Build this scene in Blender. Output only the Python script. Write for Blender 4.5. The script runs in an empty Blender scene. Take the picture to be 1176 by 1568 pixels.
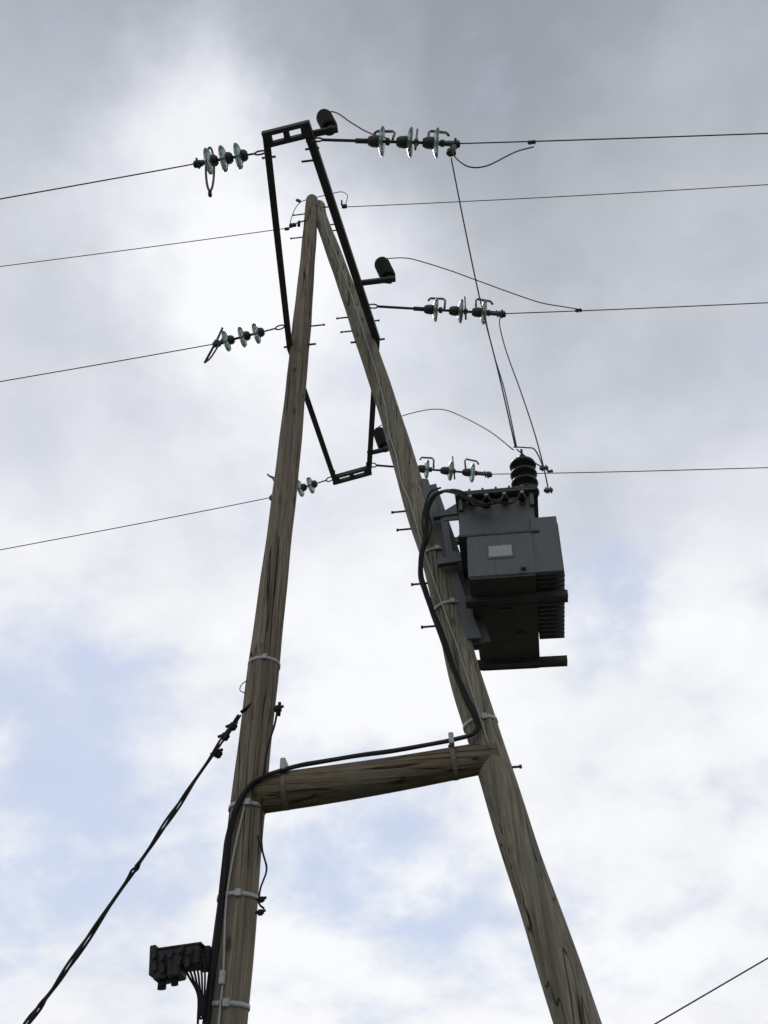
import bpy, bmesh, math, random
from mathutils import Matrix, Vector
random.seed(4)
sc=bpy.context.scene
V=Vector
# ------------------------------------------------------------------ camera
cam=bpy.data.cameras.new("camera"); co=bpy.data.objects.new("camera",cam); sc.collection.objects.link(co)
R=Matrix.Rotation(math.radians(4.4),4,'Z')@Matrix.Rotation(math.radians(132),4,'X')@Matrix.Rotation(math.radians(-2.4),4,'Z')
co.matrix_world=Matrix.Translation((0,0,1.5))@R
cam.sensor_fit='VERTICAL'; cam.sensor_height=36; cam.lens=36*1230/1568; cam.clip_end=8000; cam.clip_start=0.05
sc.camera=co
sc.view_settings.view_transform='Standard'; sc.view_settings.look='None'; sc.view_settings.exposure=0

# ------------------------------------------------------------------ node helper
class NT:
    def __init__(s,tree): s.t=tree; s.n=tree.nodes; s.l=tree.links
    def node(s,typ,**kw):
        nd=s.n.new(typ)
        for k,v in kw.items(): setattr(nd,k,v)
        return nd
    def put(s,sock,v):
        if isinstance(v,bpy.types.NodeSocket): s.l.new(v,sock)
        elif v is not None: sock.default_value=v
    def m(s,op,a,b=None,c=None,clamp=False):
        nd=s.n.new("ShaderNodeMath"); nd.operation=op; nd.use_clamp=clamp
        s.put(nd.inputs[0],a); s.put(nd.inputs[1],b); s.put(nd.inputs[2],c); return nd.outputs[0]
    def vm(s,op,a,b=None,scale=None):
        nd=s.n.new("ShaderNodeVectorMath"); nd.operation=op
        s.put(nd.inputs[0],a); s.put(nd.inputs[1],b)
        if scale is not None: s.put(nd.inputs['Scale'],scale)
        return nd.outputs['Value'] if op in('DOT_PRODUCT','LENGTH') else nd.outputs[0]
    def noise(s,vec,scale,detail=4,rough=0.5,dist=0.0,color=False):
        nd=s.n.new("ShaderNodeTexNoise"); s.put(nd.inputs['Vector'],vec)
        nd.inputs['Scale'].default_value=scale; nd.inputs['Detail'].default_value=detail
        nd.inputs['Roughness'].default_value=rough; nd.inputs['Distortion'].default_value=dist
        return nd.outputs['Color' if color else 'Fac']
    def ramp(s,f,stops):
        nd=s.n.new("ShaderNodeValToRGB"); s.put(nd.inputs[0],f); e=nd.color_ramp.elements
        while len(e)<len(stops): e.new(0.5)
        for i,(p,c) in enumerate(stops):
            e[i].position=p; e[i].color=(c,c,c,1) if isinstance(c,(int,float)) else (*c,1)
        return nd.outputs[0]
    def mr(s,v,a,b,c=0.0,d=1.0,smooth=False):
        nd=s.n.new("ShaderNodeMapRange"); nd.clamp=True
        if smooth: nd.interpolation_type='SMOOTHSTEP'
        s.put(nd.inputs[0],v)
        for i,x in enumerate((a,b,c,d)): nd.inputs[i+1].default_value=x
        return nd.outputs[0]
    def mix(s,f,a,b,blend='MIX'):
        nd=s.n.new("ShaderNodeMix"); nd.data_type='RGBA'; nd.blend_type=blend
        s.put(nd.inputs[0],f)
        for sock,v in((nd.inputs[6],a),(nd.inputs[7],b)):
            s.put(sock,(*v,1) if isinstance(v,tuple) else v)
        return nd.outputs[2]

# ------------------------------------------------------------------ world / sky
SUN=V((-0.19,0.49,0.85)).normalized()
w=bpy.data.worlds.new("World"); sc.world=w; w.use_nodes=True
w.node_tree.nodes.clear(); T=NT(w.node_tree)
sky=T.node("ShaderNodeTexSky",sky_type='NISHITA',sun_disc=False)
sky.sun_elevation=math.asin(SUN.z); sky.sun_rotation=math.atan2(SUN.x,SUN.y)
tc=T.node("ShaderNodeTexCoord"); D0=T.vm('NORMALIZE',tc.outputs['Generated'])
warp=T.noise(D0,4.5,5,0.6,color=True)
warp=T.vm('SCALE',T.vm('SUBTRACT',warp,(0.5,0.5,0.5)),scale=0.26)
Dw=T.vm('NORMALIZE',T.vm('ADD',D0,warp))
sep=T.node("ShaderNodeSeparateXYZ"); T.l.new(D0,sep.inputs[0]); z=sep.outputs[2]
zz=T.m('ADD',T.m('MAXIMUM',z,0.0),0.45)
cmb=T.node("ShaderNodeCombineXYZ")
T.put(cmb.inputs[0],T.m('DIVIDE',sep.outputs[0],zz)); T.put(cmb.inputs[1],T.m('DIVIDE',sep.outputs[1],zz)); cmb.inputs[2].default_value=7.3
UV=cmb.outputs[0]
nA=T.noise(UV,2.4,5,0.5,0.3); nB=T.noise(UV,7.0,7,0.55,0.15)
def lobe(vec,d,sig):
    dot=T.vm('DOT_PRODUCT',vec,tuple(V(d).normalized()))
    k=1.0/math.radians(sig)**2
    return T.m('EXPONENT',T.m('MULTIPLY',T.m('SUBTRACT',dot,1.0),k))
t=T.mr(z,0.55,0.96,0.91,0.42)
for d,sg,am in [((-0.19,0.49,0.85),6.5,0.42),((-0.27,0.39,0.88),5,0.20),((-0.16,0.32,0.93),3.0,0.24),((-0.10,0.62,0.76),9,0.12),
                ((0.27,0.66,0.70),7,-0.07),((0.17,0.76,0.62),5,-0.10),((0.05,0.42,0.90),6,-0.06),((0.37,0.50,0.78),9,-0.02),
                ((0.31,0.78,0.54),5,0.10),((-0.06,0.82,0.56),6,0.08),((0.21,0.92,0.34),6,0.04),((-0.17,0.96,0.24),5,0.08),((0.33,0.31,0.89),8,-0.08)]:
    t=T.m('ADD',t,T.m('MULTIPLY',lobe(Dw,d,sg),am))
t=T.m('ADD',t,T.m('MULTIPLY',T.m('SUBTRACT',nA,0.5),0.32))
t=T.m('ADD',t,T.m('MULTIPLY',T.m('SUBTRACT',nB,0.5),0.38))
cloud=T.ramp(t,[(0.0,(0.19,0.21,0.24)),(0.3,(0.28,0.31,0.35)),(0.55,(0.50,0.53,0.585)),(0.8,(0.75,0.775,0.84)),(1.0,(0.96,0.967,0.99))])
b=0.0
for d,sg,am in [((-0.46,0.76,0.46),6,0.85),((-0.39,0.82,0.42),5,0.8),((-0.46,0.84,0.28),6,1.0),((-0.08,0.94,0.34),5,0.85),((0.18,0.81,0.56),3.2,1.05),((-0.2,0.93,0.32),6,0.4),((0.04,0.97,0.2),6,0.6),((0.35,0.88,0.30),5,0.3)]:
    b=T.m('ADD',b,T.m('MULTIPLY',lobe(Dw,d,sg),am))
b=T.m('ADD',b,T.m('MULTIPLY',T.m('SUBTRACT',nB,0.5),-3.6))
b=T.mr(b,0.15,1.7,0.0,0.9,True)
sc_cloud=T.vm('SCALE',cloud,scale=10.0)
skyc=T.vm('SCALE',sky.outputs[0],scale=0.9)
veil=T.mix(0.72,skyc,(6.7,7.5,9.4))
allc=T.mix(b,sc_cloud,veil)
bg=T.node("ShaderNodeBackground"); T.l.new(allc,bg.inputs[0]); bg.inputs[1].default_value=0.1
wo=T.node("ShaderNodeOutputWorld"); T.l.new(bg.outputs[0],wo.inputs[0])

sl=bpy.data.lights.new("sun",'SUN'); sl.energy=1.0; sl.angle=math.radians(14); sl.color=(1,0.96,0.9)
so=bpy.data.objects.new("sun",sl); so.rotation_euler=SUN.to_track_quat('Z','Y').to_euler(); so.location=SUN*60; sc.collection.objects.link(so)

# ------------------------------------------------------------------ materials
def mat(name,col,rough=0.5,metal=0.0,var=0.25,vscale=25.0,bump=0.0,spec=0.5,trans=0.0):
    m=bpy.data.materials.new(name); m.use_nodes=True; T=NT(m.node_tree)
    bs=T.n["Principled BSDF"]; tc=T.node("ShaderNodeTexCoord")
    n=T.noise(tc.outputs['Object'],vscale,6,0.6)
    c=T.mix(T.mr(n,0.3,0.7),tuple(x*(1-var) for x in col),tuple(min(1,x*(1+var)) for x in col))
    T.l.new(c,bs.inputs['Base Color']); bs.inputs['Metallic'].default_value=metal
    T.put(bs.inputs['Roughness'],T.mr(n,0.2,0.8,max(0,rough-0.1),min(1,rough+0.12)))
    bs.inputs['Specular IOR Level'].default_value=spec
    bs.inputs['Transmission Weight'].default_value=trans
    if bump:
        bp=T.node("ShaderNodeBump"); bp.inputs['Strength'].default_value=bump; bp.inputs['Distance'].default_value=0.004
        T.l.new(n,bp.inputs['Height']); T.l.new(bp.outputs[0],bs.inputs['Normal'])
    return m
def paint(name,col):
    # weathered enamel: rain streaks running down and blotchy dust
    m=bpy.data.materials.new(name); m.use_nodes=True; T=NT(m.node_tree)
    bs=T.n["Principled BSDF"]; tc=T.node("ShaderNodeTexCoord")
    mp=T.node("ShaderNodeMapping"); T.l.new(tc.outputs['Object'],mp.inputs[0]); mp.inputs['Scale'].default_value=(1,1,0.08)
    st=T.noise(mp.outputs[0],30,5,0.6); bl=T.noise(tc.outputs['Object'],5,6,0.6); sp=T.noise(tc.outputs['Object'],70,4,0.6)
    c=T.mix(T.mr(bl,0.3,0.7),tuple(x*0.82 for x in col),tuple(x*1.18 for x in col))
    c=T.mix(T.mr(st,0.50,0.72,0,0.5),c,(0.040,0.039,0.035))
    c=T.mix(T.mr(sp,0.64,0.74,0,0.5),c,(0.10,0.075,0.05))
    T.l.new(c,bs.inputs['Base Color']); T.put(bs.inputs['Roughness'],T.mr(bl,0.3,0.7,0.45,0.7))
    return m
def wood(name,axis,c1,c2):
    m=bpy.data.materials.new(name); m.use_nodes=True; T=NT(m.node_tree)
    bs=T.n["Principled BSDF"]; tc=T.node("ShaderNodeTexCoord")
    mp=T.node("ShaderNodeMapping"); T.l.new(tc.outputs['Object'],mp.inputs[0])
    mp.inputs['Scale'].default_value=(1,1,0.045) if axis=='Z' else (0.045,1,1)
    mp2=T.node("ShaderNodeMapping"); T.l.new(tc.outputs['Object'],mp2.inputs[0])
    mp2.inputs['Scale'].default_value=(1,1,0.016) if axis=='Z' else (0.016,1,1)
    fine=T.noise(mp.outputs[0],75,8,0.7); broad=T.noise(tc.outputs['Object'],2.2,5,0.6); streak=T.noise(mp2.outputs[0],22,4,0.55,0.4)
    c=T.mix(T.mr(fine,0.38,0.62),c1,c2)
    c=T.mix(T.mr(streak,0.44,0.64,0.0,0.6),c,tuple(x*0.48 for x in c1))
    c=T.mix(T.mr(broad,0.4,0.75,0,0.6),c,(0.15,0.148,0.125))
    ck=T.noise(mp2.outputs[0],18,1.5,0.4,0.4)
    line=T.mr(T.m('ABSOLUTE',T.m('SUBTRACT',ck,0.5)),0.0,0.018,1.0,0.0)
    gate=T.mr(T.noise(tc.outputs['Object'],2.0,3,0.5),0.36,0.48)
    line=T.m('MULTIPLY',line,gate)
    kn=T.node("ShaderNodeTexVoronoi"); mp3=T.node("ShaderNodeMapping"); T.l.new(tc.outputs['Object'],mp3.inputs[0])
    mp3.inputs['Scale'].default_value=(1,1,0.4) if axis=='Z' else (0.4,1,1)
    T.l.new(mp3.outputs[0],kn.inputs['Vector']); kn.inputs['Scale'].default_value=5.0
    knot=T.mr(kn.outputs['Distance'],0.05,0.12,0.8,0.0)
    c=T.mix(knot,c,(0.035,0.025,0.017)); c=T.mix(line,c,(0.010,0.008,0.006))
    T.l.new(c,bs.inputs['Base Color']); bs.inputs['Roughness'].default_value=0.88; bs.inputs['Specular IOR Level'].default_value=0.2
    bp=T.node("ShaderNodeBump"); bp.inputs['Strength'].default_value=0.8; bp.inputs['Distance'].default_value=0.008
    T.l.new(T.m('SUBTRACT',T.m('ADD',fine,streak),T.m('MULTIPLY',line,1.5)),bp.inputs['Height']); T.l.new(bp.outputs[0],bs.inputs['Normal'])
    return m
M_wood=wood("weathered_wood",'Z',(0.120,0.099,0.071),(0.255,0.222,0.168))
M_woodR=wood("weathered_wood_pale",'Z',(0.140,0.126,0.092),(0.29,0.27,0.205))
M_woodX=wood("weathered_wood_brace",'X',(0.10,0.078,0.048),(0.19,0.155,0.105))
M_steel=mat("dark_weathered_steel",(0.050,0.050,0.053),0.65,0.2,0.35,18,0.3)
M_galv=mat("galvanised_steel",(0.33,0.335,0.33),0.6,0.3,0.3,40)
M_hard=mat("dark_fitting_metal",(0.05,0.05,0.05),0.6,0.3,0.4,60)
M_paint=paint("transformer_grey_paint",(0.078,0.087,0.094))
M_paintd=mat("transformer_underside_dark_grey",(0.042,0.045,0.044),0.75,0.0,0.35,7,0.2)  # darker grey than the tank paint, for base plate and skid channels
M_rub=mat("black_rubber",(0.010,0.010,0.011),0.7,0.0,0.3,30,0,0.25)
M_box=mat("black_moulded_plastic",(0.012,0.012,0.013),0.55,0.0,0.3,30,0,0.35)
M_porc=mat("brown_black_porcelain",(0.008,0.007,0.007),0.35,0.0,0.2,20,0,0.25)
M_wire=mat("aluminium_conductor",(0.05,0.05,0.055),0.6,0.2,0.3,60)
M_gw=mat("earth_wire",(0.26,0.26,0.25),0.5,0.4,0.2,60)
M_plate=mat("nameplate",(0.26,0.27,0.27),0.5,0.2,0.2,60)
M_horn=mat("arcing_horn_zinc",(0.13,0.13,0.13),0.5,0.4,0.2,60)
def glassmat():
    # dusty toughened glass: tinted see-through body, dust scatter, fresnel gloss
    m=bpy.data.materials.new("toughened_glass"); m.use_nodes=True; T=NT(m.node_tree); T.n.clear()
    tc=T.node("ShaderNodeTexCoord"); n=T.noise(tc.outputs['Object'],38,4,0.6)
    tr=T.node("ShaderNodeBsdfTransparent"); T.l.new(T.mix(n,(0.68,0.80,0.77),(0.82,0.91,0.88)),tr.inputs[0])
    tl=T.node("ShaderNodeBsdfTranslucent"); tl.inputs[0].default_value=(0.50,0.62,0.59,1)
    df=T.node("ShaderNodeBsdfDiffuse"); df.inputs[0].default_value=(0.34,0.43,0.40,1)
    gl=T.node("ShaderNodeBsdfGlossy"); gl.inputs['Roughness'].default_value=0.15
    a=T.node("ShaderNodeMixShader"); a.inputs[0].default_value=0.45; T.l.new(tl.outputs[0],a.inputs[1]); T.l.new(df.outputs[0],a.inputs[2])
    b_=T.node("ShaderNodeMixShader"); T.put(b_.inputs[0],T.mr(n,0.3,0.7,0.30,0.52)); T.l.new(tr.outputs[0],b_.inputs[1]); T.l.new(a.outputs[0],b_.inputs[2])
    fr=T.node("ShaderNodeFresnel"); fr.inputs[0].default_value=1.4
    c_=T.node("ShaderNodeMixShader"); T.l.new(fr.outputs[0],c_.inputs[0]); T.l.new(b_.outputs[0],c_.inputs[1]); T.l.new(gl.outputs[0],c_.inputs[2])
    o=T.node("ShaderNodeOutputMaterial"); T.l.new(c_.outputs[0],o.inputs[0]); return m
M_glass=glassmat()

# ------------------------------------------------------------------ mesh builder
def frame(d):
    d=d.normalized(); up=V((0,0,1)) if abs(d.z)<0.9 else V((0,1,0))
    s=d.cross(up).normalized(); return s,s.cross(d).normalized()
def smooth_pts(pts,n=6):
    pts=[V(p) for p in pts]
    if len(pts)<3: return pts
    P=[pts[0]*2-pts[1]]+pts+[pts[-1]*2-pts[-2]]; out=[]
    for i in range(1,len(P)-2):
        a,b,c,d=P[i-1:i+3]
        for k in range(n):
            u=k/n
            out.append(0.5*((2*b)+(c-a)*u+(2*a-5*b+4*c-d)*u*u+(3*b-a-3*c+d)*u**3))
    out.append(P[-2]); return out
class B:
    def __init__(s): s.bm=bmesh.new()
    def box(s,c,size,rot=None,bev=0.0):
        bm=s.bm; g=bmesh.ops.create_cube(bm,size=1.0); vs=g['verts']
        Mx=Matrix.Translation(V(c))@(rot.to_4x4() if rot else Matrix())@Matrix.Diagonal((*size,1))
        bmesh.ops.transform(bm,matrix=Mx,verts=vs)
        if bev: 
            es=list({e for v in vs for e in v.link_edges}); bmesh.ops.bevel(bm,geom=es,offset=bev,segments=2,affect='EDGES')
        return s
    def beam(s,a,b,w,h,bev=0.0):
        a,b=V(a),V(b); d=b-a; sd,up=frame(d)
        rot=Matrix((sd,d.normalized(),up)).transposed()
        return s.box((a+b)/2,(w,d.length,h),rot,bev)
    def tube(s,pts,r,seg=8,smooth=0,rough=0.0,lobes=0):
        pts=smooth_pts(pts,smooth) if smooth else [V(p) for p in pts]
        n=len(pts); rr=r if isinstance(r,(list,tuple)) else None
        rings=[]; sd=None
        for i,p in enumerate(pts):
            d=(pts[min(i+1,n-1)]-pts[max(i-1,0)])
            if d.length<1e-7: d=V((0,0,1))
            d.normalize()
            if sd is None: sd,up=frame(d)
            else:
                sd=(sd-d*sd.dot(d)).normalized(); up=sd.cross(d)
            if rr: 
                f=i/(n-1)*(len(rr)-1); k=min(int(f),len(rr)-2); rad=rr[k]+(rr[k+1]-rr[k])*(f-k)
            else: rad=r
            ring=[]
            for j in range(seg):
                a=2*math.pi*j/seg; q=rad*(1+rough*(math.sin(3*a+i*0.13)+0.7*math.sin(5*a-i*0.07+1)+random.uniform(-.3,.3)))
                ring.append(s.bm.verts.new(p+sd*math.cos(a)*q+up*math.sin(a)*q))
            rings.append(ring)
        for i in range(n-1):
            for j in range(seg):
                f=s.bm.faces.new((rings[i][j],rings[i][(j+1)%seg],rings[i+1][(j+1)%seg],rings[i+1][j])); f.smooth=True
        s.bm.faces.new(rings[0][::-1]); s.bm.faces.new(rings[-1]); return s
    def lathe(s,prof,o,d,seg=20,smooth=True,close=False):
        o=V(o); d=V(d).normalized(); sd,up=frame(d); rings=[]
        for ax,r in prof:
            rings.append([s.bm.verts.new(o+d*ax+(sd*math.cos(2*math.pi*j/seg)+up*math.sin(2*math.pi*j/seg))*max(r,1e-4)) for j in range(seg)])
        m=len(rings); rng=range(m if close else m-1)
        for i in rng:
            for j in range(seg):
                f=s.bm.faces.new((rings[i][j],rings[i][(j+1)%seg],rings[(i+1)%m][(j+1)%seg],rings[(i+1)%m][j])); f.smooth=smooth
        if not close: s.bm.faces.new(rings[0][::-1]); s.bm.faces.new(rings[-1])
        return s
    def prism(s,poly,y0,y1):
        a=[s.bm.verts.new((x,y0,z)) for x,z in poly]; b=[s.bm.verts.new((x,y1,z)) for x,z in poly]; n=len(poly)
        s.bm.faces.new(a); s.bm.faces.new(b[::-1])
        for i in range(n): s.bm.faces.new((a[i],b[i],b[(i+1)%n],a[(i+1)%n]))
        return s
    def done(s,name,m,parent=None,matrix=None):
        bmesh.ops.recalc_face_normals(s.bm,faces=s.bm.faces[:])
        me=bpy.data.meshes.new(name); s.bm.to_mesh(me); s.bm.free(); me.materials.append(m)
        o=bpy.data.objects.new(name,me); sc.collection.objects.link(o)
        if matrix is not None: me.transform(matrix)
        if parent: o.parent=parent
        return o
def empty(name):
    o=bpy.data.objects.new(name,None); o.empty_display_size=0.2; sc.collection.objects.link(o); return o
def lerp(a,b,f): return V(a)*(1-f)+V(b)*f

# ------------------------------------------------------------------ ground
def ground():
    bm=bmesh.new(); N=60; S=3000
    xs=[math.copysign(abs(i/N)**3*S,i) for i in range(-N,N+1)]
    g=[[bm.verts.new((x,y,0.03*math.sin(x*0.7)*math.cos(y*0.9)*(1 if abs(x)<60 and abs(y)<60 else 0))) for x in xs] for y in xs]
    for i in range(2*N):
        for j in range(2*N): bm.faces.new((g[i][j],g[i][j+1],g[i+1][j+1],g[i+1][j])).smooth=True
    me=bpy.data.meshes.new("ground"); bm.to_mesh(me); bm.free()
    m=bpy.data.materials.new("grassy_ground"); m.use_nodes=True; T=NT(m.node_tree); bs=T.n["Principled BSDF"]; tc=T.node("ShaderNodeTexCoord")
    a=T.noise(tc.outputs['Object'],0.35,8,0.6); f=T.noise(tc.outputs['Object'],14,8,0.7)
    c=T.mix(T.mr(f,0.3,0.7),(0.05,0.06,0.035),(0.11,0.12,0.075)); c=T.mix(T.mr(a,0.48,0.62),c,(0.13,0.12,0.10))
    T.l.new(c,bs.inputs['Base Color']); bs.inputs['Roughness'].default_value=0.95
    bp=T.node("ShaderNodeBump"); bp.inputs['Distance'].default_value=0.05; T.l.new(f,bp.inputs['Height']); T.l.new(bp.outputs[0],bs.inputs['Normal'])
    me.materials.append(m); o=bpy.data.objects.new("ground",me); sc.collection.objects.link(o)
ground()

# ------------------------------------------------------------------ A-frame
LP=[(-1.43,5,-0.1),(-1.37,5,2.38),(-1.34,5,3.73),(-1.285,5,5.32),(-1.235,5,6.79),(-1.19,5,8.81),(-1.165,5,10.6),(-1.16,5,11.62)]
RP=[(0.97,5.02,-0.1),(0.80,5.02,0.8),(0.52,5.02,2.29),(0.42,5.02,2.83),(0.345,5.02,3.20),(0.27,5.02,3.65),(0.205,5.02,4.02),(0.135,5.02,4.43),(0.075,5.02,4.96),(0.0,5.02,5.50),(-0.10,5.02,6.05),(-0.31,5.02,7.38),(-0.60,5.02,8.95),(-0.88,5.04,10.4),(-1.035,5.05,11.19),(-1.07,5.06,11.56)]
def pole_at(P,z):
    for a,b in zip(P,P[1:]):
        if a[2]<=z<=b[2]:
            return lerp(a,b,(z-a[2])/(b[2]-a[2]))
    return V(P[-1])
def prad(z): 
    ks=[(0,.130),(2.4,.121),(3.7,.114),(5.3,.110),(6.8,.104),(8.8,.100),(11.6,.080)]
    for a,b in zip(ks,ks[1:]):
        if z<=b[0]: return a[1]+(b[1]-a[1])*max(0,(z-a[0]))/(b[0]-a[0])
    return .080
def resample(P,step=0.08):
    q=smooth_pts(P,8); z0,z1=P[0][2],P[-1][2]; n=int((z1-z0)/step); out=[]
    k=0
    for i in range(n+1):
        z=z0+(z1-z0)*i/n
        while k<len(q)-2 and q[k+1].z<z: k+=1
        f=(z-q[k].z)/max(1e-6,(q[k+1].z-q[k].z)); out.append(lerp(q[k],q[k+1],f))
    return out
def pole(P,name,m,par,ph):
    pts=resample(P); n=len(pts); rr=[prad(p.z)*(1+0.02*math.sin(p.z*3+ph)+0.015*math.sin(p.z*7.3+ph)) for p in pts]
    top=pts[-1]
    for k,(dz,f) in enumerate([(0.03,0.9),(0.055,0.7),(0.07,0.4)]):
        pts.append(top+V((0,0,dz))); rr.append(rr[n-1]*f)
    b=B(); b.tube(pts,rr,seg=28,rough=0.008); return b.done(name,m,par)
AF=empty("wooden_a_frame_electricity_pole")
pole(LP,"left_pole",M_wood,AF,0.0); pole(RP,"right_pole",M_woodR,AF,1.7)
b=B(); n=24
pts=[lerp((-1.29,5,3.655),(0.29,5.0,3.80),i/n)+V((0,0,-0.012*math.sin(math.pi*i/n))) for i in range(n+1)]
b.tube(pts,[0.124,0.120,0.113,0.105,0.099],seg=24,rough=0.01); b.done("brace_log",M_woodX,AF)
b=B()
def strap(P,z):
    c=pole_at(P,z); d=(pole_at(P,z+.2)-pole_at(P,z-.2)).normalized(); r=prad(z)*1.05
    b.lathe([(-.012,r-.01),(-.012,r+.002),(.012,r+.002),(.012,r-.01)],c,d,seg=32,close=True)
    b.box(c+V((0.03,-r-0.006,0)),(0.035,0.02,0.04),None,0.003)
for z in (4.62,3.56,3.02,2.46): strap(LP,z)
for z in (5.50,4.98,4.03): strap(RP,z)
b.done("galvanised_straps",M_galv,AF)
b=B()
for x in (-1.10,0.0):
    f=(x+1.29)/1.58; c=lerp((-1.29,5,3.655),(0.29,5,3.80),f); r=0.126-0.02*f
    b.lathe([(-.016,r-.01),(-.016,r+.004),(.016,r+.004),(.016,r-.01)],c,(1,0,0.09),seg=30,close=True)
b.done("brace_straps",mat("rusty_strap",(0.13,0.11,0.09),0.8,0.1,0.4,30),AF)
b=B()
for x in (-1.10,0.0):
    f=(x+1.29)/1.58; c=lerp((-1.29,5,3.655),(0.29,5,3.80),f); r=0.126-0.02*f
    b.box(c+V((0,-0.075,r-0.005)),(0.034,0.14,0.075),None,0.004)
b.done("cable_cleats",M_galv,AF)
b=B()
def step(P,z,sx,L=0.16,yo=0):
    c=pole_at(P,z); r=prad(z)
    a=c+V((sx*r*0.6,yo,0)); e=c+V((sx*(r+L),yo,0.0))
    b.tube([a,e],0.0085,seg=8); b.tube([e-V((sx*.012,0,0)),e+V((sx*.004,0,0))],0.013,seg=6)
for z,sx in ((11.28,-1),(10.70,-1),(8.80,1)): step(LP,z,sx,0.15)
for z,sx in ((8.92,-1),(8.66,-1),(8.80,1),(6.02,-1),(5.82,-1),(5.25,-1),(4.85,-1),(11.02,1),(10.86,1)): step(RP,z,sx,0.12)
step(RP,3.72,1,0.06)
for P,z in ((LP,9.6),(LP,7.6),(LP,6.3),(LP,4.9),(RP,7.0),(RP,9.6)):
    c=pole_at(P,z); b.tube([c,c+V((0.02,prad(z)+0.06,0))],0.009,seg=8)
b.done("step_bolts",M_hard,AF)
def on_front(x,z,P,extra=0.006):
    c=pole_at(P,z); r=prad(z)*1.02; dx=max(-r*.97,min(r*.97,x-c.x)); return V((c.x+dx,c.y-math.sqrt(r*r-dx*dx)-extra,z))
b=B()
pts=[on_front(x,z,RP) for x,z in ((-0.98,11.1),(-0.95,10.75),(-0.86,10.3),(-0.76,9.81),(-0.66,9.3),(-0.58,8.86),(-0.50,8.4),(-0.43,7.98),(-0.37,7.6),(-0.32,7.22),(-0.30,6.9),(-0.25,6.60),(-0.22,6.3),(-0.16,6.04),(-0.09,5.60),(0.0,5.1),(0.1,4.6),(0.17,4.2),(0.24,3.8))]
b.tube(pts,0.0065,seg=6,smooth=4)
pts=[on_front(x,z,LP) for x,z in ((-1.33,3.55),(-1.37,3.27),(-1.39,3.05),(-1.39,2.90),(-1.37,2.60),(-1.37,2.3),(-1.38,1.6),(-1.39,0.6),(-1.40,0.02))]
b.tube(pts,0.008,seg=6,smooth=4); b.done("earth_wire",M_gw,AF)
b=B(); b.box(on_front(-1.37,2.58,LP)+V((0,-0.01,0)),(0.03,0.03,0.07),None,0.004); b.done("earth_wire_clamp",M_galv,AF)

# ------------------------------------------------------------------ steel crossarm
CA=empty("steel_crossarm_frame")
def angle(b,a,c,w=0.062,h=0.070,th=0.008,side=1):
    a,c=V(a),V(c); sd,up=frame(c-a)
    b.beam(a,c,w,th); b.beam(a+sd*side*(w/2-th/2)+up*(h/2),c+sd*side*(w/2-th/2)+up*(h/2),th,h)
Z=8.40
b=B()
l0,l1,l2=(-1.075,2.79,Z),(-1.295,4.97,Z),(-1.12,7.03,Z)
r0,r1,r2=(-0.735,2.75,Z),(-0.385,5.0,Z),(-0.70,6.93,Z)
angle(b,l0,l1,side=-1); angle(b,l1,l2,side=-1); angle(b,r0,r1,0.070,side=1); angle(b,r1,r2,side=1)
for s in ((l0,r0,1),(l2,r2,-1)):
    a,c,k=V(s[0]),V(s[1]),s[2]; e=(c-a).normalized(); a=a-e*0.035; c=c+e*0.035
    for off,ww in ((0.0,.034),(0.095*k,.034)):
        o=V((0,off,0.014)); b.beam(a+o,c+o,ww,0.05)
    for f,ww in ((0.10,.075),(0.5,.05),(0.90,.075)):
        p=lerp(a,c,f); b.beam(p+V((0,-0.010*k,0.012)),p+V((0,0.105*k,0.012)),ww,0.044)
b.tube([(-1.36,4.97,Z+.03),(-1.02,4.97,Z+.03)],0.011,seg=8); b.tube([(-0.66,5,Z+.03),(-0.30,5,Z+.03)],0.011,seg=8)
for x,y in ((-1.09,2.90),(-.74,2.88),(-1.12,6.9),(-.71,6.82)):
    b.tube([(x,y,Z-.03),(x,y,Z+.09)],0.012,seg=6)
for x,y,s in ((-.70,2.95,1),(-1.10,2.98,-1),(-.69,6.8,1),(-.75,3.05,1)):
    b.tube([(x-s*.07,y,Z-.01),(x+s*.05,y,Z-.01)],0.010,seg=6)
b.done("angle_bars",M_steel,CA)

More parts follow.
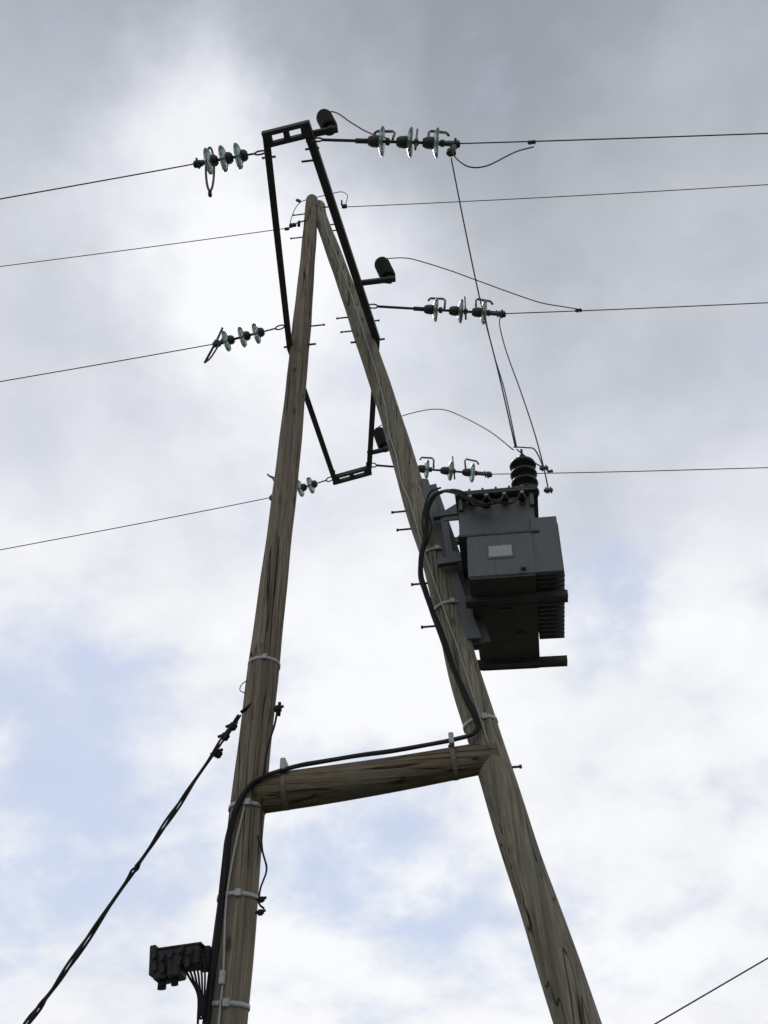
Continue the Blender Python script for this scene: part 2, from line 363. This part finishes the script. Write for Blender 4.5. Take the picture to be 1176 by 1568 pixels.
# ------------------------------------------------------------------ insulator strings
def string(a,c,discs,rod=0.0,horns=0,gap_unit=0.1,clampless=False):
    e=empty("glass_disc_insulator_string"); a,c=V(a),V(c); d=(c-a).normalized(); L=(c-a).length
    h=B(); g=B(); k=B()
    sd,up=frame(d)
    h.tube([a-d*.05+up*.0,a-d*.02+up*.03,a+d*.03+up*.03,a+d*.05,a+d*.03-up*.03,a-d*.02-up*.03,a-d*.05],0.008,seg=6,smooth=4)
    first=discs[0]
    if rod:
        h.tube([a+d*.05,a+d*(first-.09)],0.013,seg=8)
        h.tube([a+d*(first-.20),a+d*(first-.06)],0.022,seg=8)
    else: h.tube([a+d*.04,a+d*(first-.05)],0.009,seg=6)
    for i,x in enumerate(discs):
        o=a+d*x; nx=discs[i+1] if i+1<len(discs) else x+gap_unit
        capl=0.095 if rod else 0.055
        h.lathe([(-capl,.014),(-capl,.032),(-capl*.7,.046),(-.015,.050),(0.0,.044),(0.01,.01)],o,d,seg=14)
        R=0.120 if rod else 0.110
        g.lathe([(-.010,.036),(-.004,.060),(.006,.092),(.018,R-.004),(.026,R),(.036,R-.002),(.040,R-.010),(.032,R-.020),(.024,.085),(.034,.078),(.034,.070),(.020,.064),(.028,.056),(.028,.048),(.010,.036)],o,d,seg=48,close=True)
        h.tube([o,a+d*(nx-(.085 if rod else .045))],0.013,seg=8)
        if rod:
            h.lathe([(.05,.01),(.055,.030),(.085,.032),(.095,.01)],o,d,seg=8)
    cc=a+d*(discs[-1]+gap_unit)
    h.beam(cc-d*.03,c,0.028,0.05,0.004)
    h.box(c+V((0,0,-.012)),(0.07,0.05,0.055),None,0.008); h.tube([c+V((0.0,-.045,.0)),c+V((0,.045,.0))],0.010,seg=6)
    h.tube([c-d*.05+V((0,0,-.06)),c-d*.05+V((0,0,.05))],0.008,seg=6); h.tube([c-d*.02+V((0,0,-.07)),c-d*.02+V((0,0,.045))],0.008,seg=6)
    h.done("cap_and_pin_fittings",M_hard,e); g.done("glass_discs",M_glass,e)
    if horns:
        o=a+d*(discs[0]+.12)
        k.tube([o+up*.03-d*.01,o+up*.17,o+up*.205-d*.02,o+up*.20-d*.15,o+up*.16-d*.17],0.012,seg=8)
        o=a+d*(discs[-1]-.05)
        k.tube([o+up*.03,o+up*.20,o+up*.235+d*.02,o+up*.21+d*.15,o+up*.16+d*.17],0.012,seg=8)
        o=a+d*(discs[1]+.07); k.tube([o+up*.26,o-up*.13],0.010,seg=8)
        o=a+d*(discs[1]+.02); k.tube([o+up*.05,o-up*.15],0.009,seg=8)
        k.done("arcing_horns",M_horn,e)
    return e
N_L,N_R=(-1.15,2.93,8.385),(-0.66,2.88,8.39)
cNL,cNR=(-1.70,2.95,8.37),(0.50,3.0,8.27)
M_L,M_R=(-1.34,4.70,8.40),(-0.38,4.57,8.40)
cML,cMR=(-2.02,4.78,8.35),(0.90,4.76,8.31)
F_L,F_R=(-1.18,6.95,8.40),(-0.64,6.78,8.40)
cFL,cFR=(-1.93,7.12,8.35),(0.76,7.10,8.37)
string(N_L,cNL,[.17,.30,.43],gap_unit=.07)
string(N_R,cNR,[.53,.77,.99],rod=1,horns=1,gap_unit=.07)
string(M_L,cML,[.23,.38,.55],gap_unit=.08)
string(M_R,cMR,[.61,.86,1.09],rod=1,horns=1,gap_unit=.09)
string(F_L,cFL,[.23,.37,.51],gap_unit=.1)
string(F_R,cFR,[.64,.93,1.20],rod=1,horns=1,gap_unit=.10)
e=empty("arcing_ring")
b=B(); c0=V((-1.58,2.95,8.25)); 
ring=[c0+V((math.cos(t)*.035-0.10*math.sin(t)*0.0,0.02*math.sin(t),math.sin(t)*.46)) for t in [i*2*math.pi/28 for i in range(29)]]
ring=[p+V((-0.06*(p.z-8.25)/.46*1.0,0,0)) for p in ring]
b.tube(ring,0.010,seg=8); b.tube([c0+V((0.05,0,-.44)),c0+V((0.06,0,-.5))],0.016,seg=8); b.done("ring",M_hard,e)
e=empty("arcing_horn")
b=B(); b.tube([(-1.97,4.75,8.57),(-2.02,4.78,8.40),(-2.09,4.75,8.01)],0.012,seg=8); b.tube([(-2.09,4.75,8.01),(-2.04,4.76,8.10),(-1.96,4.76,8.38),(-1.94,4.75,8.5)],0.009,seg=8,smooth=3); b.done("rod",M_hard,e)
e=empty("arcing_horn")
b=B(); b.tube([(-1.83,7.05,8.55),(-1.86,7.06,8.62),(-1.95,7.08,8.66),(-2.01,7.1,8.74)],0.012,seg=8,smooth=3); b.tube([(-1.93,7.12,8.35),(-1.88,7.06,8.5),(-1.95,7.08,8.68)],0.010,seg=8); b.done("rod",M_hard,e)

# ------------------------------------------------------------------ surge arresters
def arrester(c,foot,s=1.0):
    e=empty("surge_arrester"); c=V(c); b=B(); ax=V((-0.22,0,1)).normalized()
    pr=[(-.125*s,.02),(-.125*s,.050*s),(-.115*s,.060*s)]
    for i in range(8): z=(-.11+i*.027)*s; pr+=[(z,.058*s),(z+.006,.066*s),(z+.016,.066*s),(z+.022,.058*s)]
    pr+=[(.115*s,.060*s),(.135*s,.045*s),(.145*s,.02)]
    b.lathe(pr,c,ax,seg=20); b.done("housing",M_rub,e)
    b=B(); f=V(foot); q=c-ax*.155*s; b.tube([c-ax*.12*s,q],0.018,seg=8); b.beam(f,q+V((.06,0,0)),0.05,0.03); b.tube([c+ax*.13*s,c+ax*.17*s],0.010,seg=6)
    b.tube([q+V((0,0,-.03)),q+V((0,0,.03))],0.034,seg=6)
    b.done("bracket",M_steel,e)
arrester((-0.575,2.86,8.67),(-0.73,2.86,8.46),1.1); arrester((-0.225,4.34,8.66),(-0.48,4.32,8.44),1.2); arrester((-0.50,6.60,8.65),(-0.68,6.62,8.44),1.2)

# ------------------------------------------------------------------ wires
def wire(pts,r=0.0058,sm=6,name="power_line",m=None,seg=6):
    b=B(); b.tube(pts,r,seg=seg,smooth=sm); return b.done(name,m or M_wire)
def span(a,edge,L=42,r=0.0058):
    a,ed=V(a),V(edge); d=ed-a; h=math.hypot(d.x,d.y); s=d.z/h; hd=V((d.x/h,d.y/h,0)); pts=[]
    xs=[0,.5,1,1.5,2,3,4,5,6,8,10,13,16,20,25,30,36,42]; k=-s/L
    for x in xs:
        if x<=h: pts.append(a+hd*x+V((0,0,s*x-0.004*x*(h-x))))
        else: pts.append(a+hd*x+V((0,0,s*x+0.9*k*(x-h)**2)))
    wire(pts,r,3)
span(cNL,(-3.43,2.99,8.23)); span(cNR,(3.08,3.19,8.20))
span((-1.40,5,10.97),(-5.16,5,10.83)); span((-0.71,5,11.34),(4.38,5,10.69))
span(cML,(-4.34,4.90,8.26)); span(cMR,(3.54,4.95,8.29))
span(cFL,(-5.44,7.31,8.07)); span(cFR,(4.10,7.31,8.24))
e=empty("dead_end_clamp"); b=B()
b.tube([(-1.2,4.92,10.96),(-1.33,4.95,10.97)],0.010,seg=6); b.box((-1.38,4.97,10.97),(0.09,0.04,0.05),None,.008); b.tube([(-1.3,4.96,10.92),(-1.3,4.96,11.02)],.02,seg=8); b.box((-1.46,5,10.95),(0.06,0.03,0.04),None,.006); b.done("clamp",M_hard,e)
e=empty("dead_end_clamp"); b=B()
b.tube([(-1.0,4.95,11.30),(-.82,4.97,11.33)],0.010,seg=6); b.box((-.73,5,11.36),(0.07,0.04,0.06),None,.008); b.tube([(-.76,4.96,11.33),(-.76,4.96,11.44)],.012,seg=8); b.done("clamp",M_hard,e)
wire([(-1.43,5,10.98),(-1.42,5.02,11.25),(-1.39,5.05,11.55),(-1.33,5.1,11.82),(-1.2,5.15,11.98),(-1.0,5.15,12.03),(-0.80,5.1,11.97),(-0.71,5.05,11.78),(-0.69,5,11.6),(-0.72,5,11.36)],name="jumper_wire")
e=empty("line_tap_connector"); b=B(); b.box((-1.36,5.06,11.78),(0.07,0.03,0.04),Matrix.Rotation(.8,3,'Y'),.005); b.done("body",M_hard,e)
wire([(-0.62,2.85,8.85),(-0.50,2.85,8.83),(-0.36,2.88,8.64),(-0.22,2.92,8.50),(-0.05,2.95,8.40)],name="jumper_wire")
wire([(.48,3.0,8.23),(.455,2.97,8.03),(.50,2.96,7.84),(.58,2.97,7.75),(.71,2.98,7.77),(.90,2.99,7.93),(1.0,3.02,8.05),(1.13,3.04,8.13)],name="jumper_wire")
wire([(-0.27,4.34,8.86),(-0.165,4.36,8.90),(-0.02,4.38,8.91),(.11,4.40,8.87),(.42,4.46,8.72),(.68,4.52,8.58),(1.02,4.6,8.40),(1.28,4.66,8.28),(1.5,4.72,8.26),(1.66,4.79,8.29)],name="jumper_wire")
wire([(-0.53,6.58,8.85),(-0.26,6.56,8.97),(.046,6.4,8.86),(.24,6.1,8.50),(.39,5.8,8.05),(.60,5.1,7.0),(.72,4.62,6.22)],name="jumper_wire")
wire([(.44,3.0,8.02),(.50,3.4,7.60),(.57,3.81,7.16),(.66,4.2,6.72),(.735,4.58,6.2)],name="dropper_wire")
wire([(.73,4.72,8.28),(.725,4.73,8.1),(.735,4.72,7.60),(.755,4.66,7.0),(.745,4.58,6.2)],name="dropper_wire")
wire([(.88,4.75,8.27),(.85,4.75,8.1),(.86,4.75,7.67),(.90,4.70,7.02),(.92,4.62,6.38),(.925,4.6,5.95),(.92,4.6,5.69)],name="dropper_wire")
wire([(.72,4.57,6.20),(.82,4.6,6.21),(.89,4.6,6.17),(.925,4.6,5.95)],name="jumper_wire")
wire([(.74,4.57,6.17),(.83,4.6,6.07),(.925,4.6,5.96)],name="jumper_wire")
e=empty("line_tap_connector"); b=B()
b.box((.45,2.99,8.10),(.07,.04,.09),None,.008); b.tube([(.42,2.97,8.04),(.48,2.97,8.16)],.02,seg=8); b.done("body",M_hard,e)
for p in ((1.13,3.05,8.24),(1.66,4.81,8.30),(1.50,7.13,8.35),(.92,4.6,5.72),(.925,4.6,5.96)):
    e=empty("line_tap_connector"); b=B(); b.box(p,(.07,.026,.028),None,.006); b.tube([V(p)+V((-.015,0,-.028)),V(p)+V((-.015,0,.028))],.008,seg=6); b.tube([V(p)+V((.02,0,-.028)),V(p)+V((.02,0,.028))],.008,seg=6); b.done("body",M_hard,e)
wire([(-5.25,8,0.0),(1.47,8,2.74),(2.53,8,3.17),(14,8,7.9)],0.0065,0,"guy_wire")

# ------------------------------------------------------------------ transformer
TR=empty("pole_mounted_transformer")
MT=Matrix.Translation((0.4925,5.13,4.87))@Matrix.Rotation(math.radians(-3.4),4,'Z')@Matrix.Rotation(math.radians(4),4,'Y')
def tdone(b,name,m): return b.done(name,m,TR,MT)
b=B()
b.box((0,0,0.19),(0.47,1.26,0.37),None,0.006)
b.box((-0.01,0,0.57),(0.56,1.20,0.375),None,0.006)
tdone(b,"tank",M_paint)
b=B(); b.box((-0.005,-0.0,0.381),(0.585,1.27,0.022),None,0.003); b.box((0,0,0.772),(0.62,1.32,0.022),None,0.003); b.box((0,0,0.797),(0.61,1.31,0.020),None,0.003)
for y in [-.62+.155*i for i in range(9)]:
    for x in (-.29,.29): b.tube([(x,y,.75),(x,y,.825)],.010,seg=6)
for x in (-.2,-.1,0,.1,.2): b.tube([(x,-.645,.75),(x,-.645,.825)],.010,seg=6)
tdone(b,"lid_and_flange",M_steel)
b=B(); b.box((0,0,-0.004),(0.455,1.245,0.012)); 
for y in (-.37,.51):
    b.box((0.085,y,-0.036),(0.72,0.085,0.010)); b.box((0.085,y-.038,-0.022),(0.72,0.009,0.05)); b.box((0.085,y+.038,-0.022),(0.72,0.009,0.05))
b.box((0.0,-0.2,-0.012),(0.10,0.10,0.012)); b.tube([(0.1,0.1,-.03),(0.1,0.1,0)],0.03,seg=12)
tdone(b,"base_and_skid_channels",M_paintd)
b=B(); b.box((0.31,-0.2,0.265),(0.145,0.78,0.44))
b.box((0.325,-0.60,0.265),(0.19,0.045,0.50),None,0.004)
tdone(b,"radiator_core",M_paint)
b=B()
for i in range(15): b.box((0.335,-0.545+i*0.056,0.262),(0.19,0.022,0.48),None,0.003)
tdone(b,"radiator_fins",M_paint)
b=B(); b.box((-0.0,-.634,0.215),(0.165,.008,0.10),None,0.002); tdone(b,"nameplate",M_plate)
b=B(); b.box((0.0,-.632,0.215),(0.19,.006,0.125)); 
b.box((-0.21,-.50,0.70),(0.1,0.2,0.03)); b.tube([(0.15,-.63,.05),(0.15,-.67,.05)],.018,seg=10); b.tube([(-.26,-.3,.85),(-.26,-.3,.80)],.03,seg=10)
for x in (-.27,.26):
    b.box((x,-.615,.70),(.03,.03,.12),None,.003); 
tdone(b,"fittings",M_paint)
def bush(x,y,z0,h,R,n):
    pr=[(0,.03),(0,R*.62),(.03,R*.6)]
    s=(h-.10)/n
    for i in range(n):
        z=.04+i*s; pr+=[(z,R*.45),(z+s*.12,R*.93),(z+s*.3,R),(z+s*.5,R*.93),(z+s*.72,R*.5)]
    pr+=[(h-.06,R*.5),(h-.05,R*.35),(h-.02,R*.3),(h,.012),(h+.06,.012),(h+.06,.004)]
    b.lathe(pr,(x,y,z0),(0,0,1),seg=28)
b=B(); bush(0.225,-.50,.80,.49,.106,4); bush(0.0,0.05,.80,.30,.07,4); bush(-.02,0.4,.80,.30,.07,4); tdone(b,"high_voltage_bushings",M_porc)
b=B(); g=B()
for x in (-.19,-.07,.06,.19):
    o=V((x,-.60,.70)); d=V((0,-1,-.25)).normalized()
    g.lathe([(0,.022),(.02,.028),(.03,.028),(.035,.02)],o,d,seg=12)
    b.lathe([(.03,.018),(.04,.030),(.055,.030),(.06,.02),(.07,.028),(.085,.028),(.09,.016),(.12,.016)],o,d,seg=12)
    g.tube([o+d*.11,o+d*.16],.008,seg=6); g.box(o+d*.15,(.026,.010,.022),None,.003)
tdone(b,"low_voltage_bushings",M_porc); tdone(g,"terminal_studs",M_galv)
b=B()
b.prism([(-0.05,6.30),(0.01,6.28),(0.13,5.50),(0.20,5.05),(0.285,4.66),(0.17,4.66),(-0.02,5.6)],4.93,4.945)
b.prism([(-0.05,6.30),(0.01,6.28),(0.13,5.50),(0.20,5.05),(0.285,4.66),(0.17,4.66),(-0.02,5.6)],5.08,5.095)
b.beam((0.0,5.01,6.28),(0.275,5.01,4.66),0.15,0.01)
for z in (5.78,5.30): b.beam((0.02,4.85,z),(0.30,4.85,z+.02),0.05,0.05); b.beam((0.02,5.2,z),(0.30,5.2,z+.02),0.05,0.05)
b.prism([(0.08,5.80),(0.23,5.90),(0.26,5.90),(0.26,5.72),(0.10,5.72)],4.84,4.855)
b.prism([(0.10,5.42),(0.26,5.36),(0.26,5.24),(0.13,5.30)],4.84,4.855)
b.beam((0.10,4.85,5.80),(0.125,4.85,5.30),0.05,0.012)
b.done("support_bracket",M_paint,TR)

# ------------------------------------------------------------------ low voltage cables
lv=empty("low_voltage_cable_bundle")
path=[(0.43,4.45,5.47),(0.30,4.45,5.57),(0.20,4.55,5.75),(0.12,4.66,5.87),(0.04,4.76,5.92),(-0.02,4.82,5.84),(-0.035,4.85,5.72),(-0.06,4.85,5.55),(-0.10,4.86,5.39),(-0.115,4.88,5.22),(-0.09,4.88,5.08),(-0.05,4.88,4.88),(-0.005,4.87,4.69),(0.055,4.88,4.42),(0.12,4.88,4.18),(0.17,4.88,4.02),(0.18,4.88,3.95),(0.14,4.88,3.90),(0.03,4.91,3.89),(-0.11,4.95,3.89),(-0.39,4.97,3.87),(-0.60,4.96,3.853),(-0.85,4.94,3.82),(-1.0,4.90,3.785),(-1.14,4.87,3.74),(-1.22,4.86,3.71),(-1.30,4.86,3.66),(-1.37,4.86,3.54),(-1.415,4.88,3.37),(-1.42,4.88,3.22),(-1.425,4.88,2.90),(-1.435,4.88,2.63),(-1.44,4.88,2.36),(-1.46,4.87,1.6),(-1.48,4.87,0.5),(-1.48,4.87,0.0)]
sp=smooth_pts(path,6)
for k in range(4):
    pts=[]
    for i,p in enumerate(sp):
        a=i*0.11+k*math.pi/2; pts.append(p+V((math.cos(a)*.011,math.sin(a)*.009,math.sin(a+.5)*.009)))
    b=B(); b.tube(pts,0.0115,seg=8); b.done("core_%d"%(k+1),M_rub,lv)
b=B()
for ends in ([(.31,4.42,5.55),(.33,4.40,5.46),(.43,4.38,5.42),(.43,4.44,5.5)],[(.43,4.40,5.55),(.46,4.36,5.45),(.55,4.35,5.40),(.62,4.38,5.44),(.68,4.40,5.54)],[(.56,4.40,5.54),(.50,4.36,5.43),(.40,4.38,5.44),(.30,4.45,5.56)],[(.31,4.42,5.56),(.24,4.45,5.66),(.16,4.6,5.82),(.05,4.74,5.90)]):
    b.tube(ends,0.0085,seg=8,smooth=6)
b.tube([(0.10,4.66,5.91),(0.02,4.78,5.99),(-0.04,4.84,5.88),(-0.07,4.84,5.70),(-0.06,4.84,5.5)],0.008,seg=8,smooth=6)
b.tube([(0.06,4.72,5.90),(-0.01,4.8,5.80),(0.00,4.84,5.66),(-0.05,4.86,5.5)],0.008,seg=8,smooth=6)
b.done("bushing_tails",M_rub,lv)

# ------------------------------------------------------------------ twisted service cable
se=empty("twisted_service_cable")
key=[(-1.43,4.90,4.18),(-1.63,4.75,3.67),(-1.84,4.65,3.19),(-1.91,4.62,3.04),(-2.13,4.52,2.55),(-2.22,4.45,2.34),(-2.42,4.3,1.85),(-2.75,4.1,1.0),(-3.1,3.9,0.0)]
sp=smooth_pts(key,26)
for k in range(3):
    pts=[]
    for i,p in enumerate(sp):
        a=i*0.14+k*2*math.pi/3; q=0.009*(1+0.6*math.sin(i*.21)); pts.append(p+V((math.cos(a)*q,math.sin(a)*q,0)))
    b=B(); b.tube(pts,0.0075,seg=8); b.done("core_%d"%(k+1),M_rub,se)
b=B()
for p in ((-1.46,4.88,4.09),(-1.50,4.86,4.01),(-1.53,4.84,3.88)):
    b.box(p,(.05,.04,.05),Matrix.Rotation(.5,3,'Y'),.008); b.tube([V(p)+V((-.05,0,.0)),V(p)+V((.03,0,.03))],.010,seg=6)
b.tube([(-1.3,4.9,4.30),(-1.42,4.90,4.20)],.012,seg=6)
b.done("anchor_clamps",M_rub,se)
e=empty("insulation_piercing_connector"); b=B(); b.box((-1.17,4.93,4.22),(.05,.045,.05),None,.01); b.tube([(-1.20,4.93,4.22),(-1.13,4.93,4.24)],.010,seg=6); b.tube([(-1.16,4.93,4.17),(-1.16,4.93,4.27)],.012,seg=6); b.done("body",M_rub,e)
wire([(-1.17,4.92,4.2),(-1.18,4.9,4.08),(-1.20,4.88,3.97),(-1.215,4.87,3.85),(-1.22,4.87,3.73)],.008,5,"tail_wire",M_rub)
wire([(-1.24,4.9,3.35),(-1.19,4.9,3.22),(-1.17,4.9,3.14),(-1.20,4.9,3.04),(-1.20,4.9,2.96),(-1.17,4.9,2.93)],.006,5,"tail_wire",M_rub)
wire([(-1.23,4.9,3.6),(-1.22,4.9,3.4),(-1.20,4.9,3.25),(-1.17,4.9,3.17)],.005,5,"tail_wire",M_rub)
wire([(-1.38,4.93,4.48),(-1.44,4.93,4.44),(-1.45,4.93,4.39),(-1.40,4.93,4.36)],.0035,5,"tail_wire",M_rub)
for p in ((-1.19,4.9,2.98),(-1.19,4.9,2.91)):
    e=empty("insulation_piercing_connector"); b=B(); b.box(p,(.04,.035,.03),None,.008); b.tube([V(p)+V((-.03,0,0)),V(p)+V((.03,0,.01))],.008,seg=6); b.done("body",M_rub,e)

# ------------------------------------------------------------------ fuse box cluster
fb=empty("pole_fuse_switch_box"); b=B(); rot=Matrix.Rotation(math.radians(-4),3,'Y')
b.box((-1.625,4.86,2.675),(0.27,0.16,0.09),rot,.006)
b.box((-1.745,4.84,2.665),(0.035,0.15,0.15),Matrix.Rotation(-.12,3,'Y'),.004)
b.box((-1.70,4.84,2.625),(0.07,0.14,0.11),Matrix.Rotation(-.15,3,'Y'),.006)
b.box((-1.62,4.83,2.63),(0.07,0.14,0.10),Matrix.Rotation(-.1,3,'Y'),.006)
for i,(dx,dz,an) in enumerate(((0,0,-.2),(.045,-.012,-.15),(.09,.0,-.1),(.14,.02,.1),(.19,.01,.1))):
    b.box((-1.73+dx,4.775,2.655+dz),(.026,.04,.10),Matrix.Rotation(an,3,'Y'),.004)
    b.tube([(-1.73+dx,4.75,2.67+dz),(-1.73+dx,4.73,2.67+dz)],.010,seg=6)
b.tube([(-1.70,4.84,2.60),(-1.695,4.84,2.535)],.024,seg=12); b.tube([(-1.63,4.84,2.6),(-1.625,4.84,2.55)],.020,seg=12)
b.box((-1.49,4.92,2.69),(.06,.08,.12),None,.006); b.box((-1.63,4.86,2.735),(.28,.12,.012),rot,.003)
b.done("housing",M_box,fb); b=B()
for i in range(6):
    x=-1.58+i*.018; b.tube([(x,4.82,2.68),(x+.015,4.8,2.62+.01*i),(x+.035,4.82,2.585),(-1.49+.008*i,4.84,2.50-.02*i),(-1.48,4.86,2.38),(-1.46,4.86,2.2)],.0065,seg=6,smooth=5)
b.done("cables",M_rub,fb)
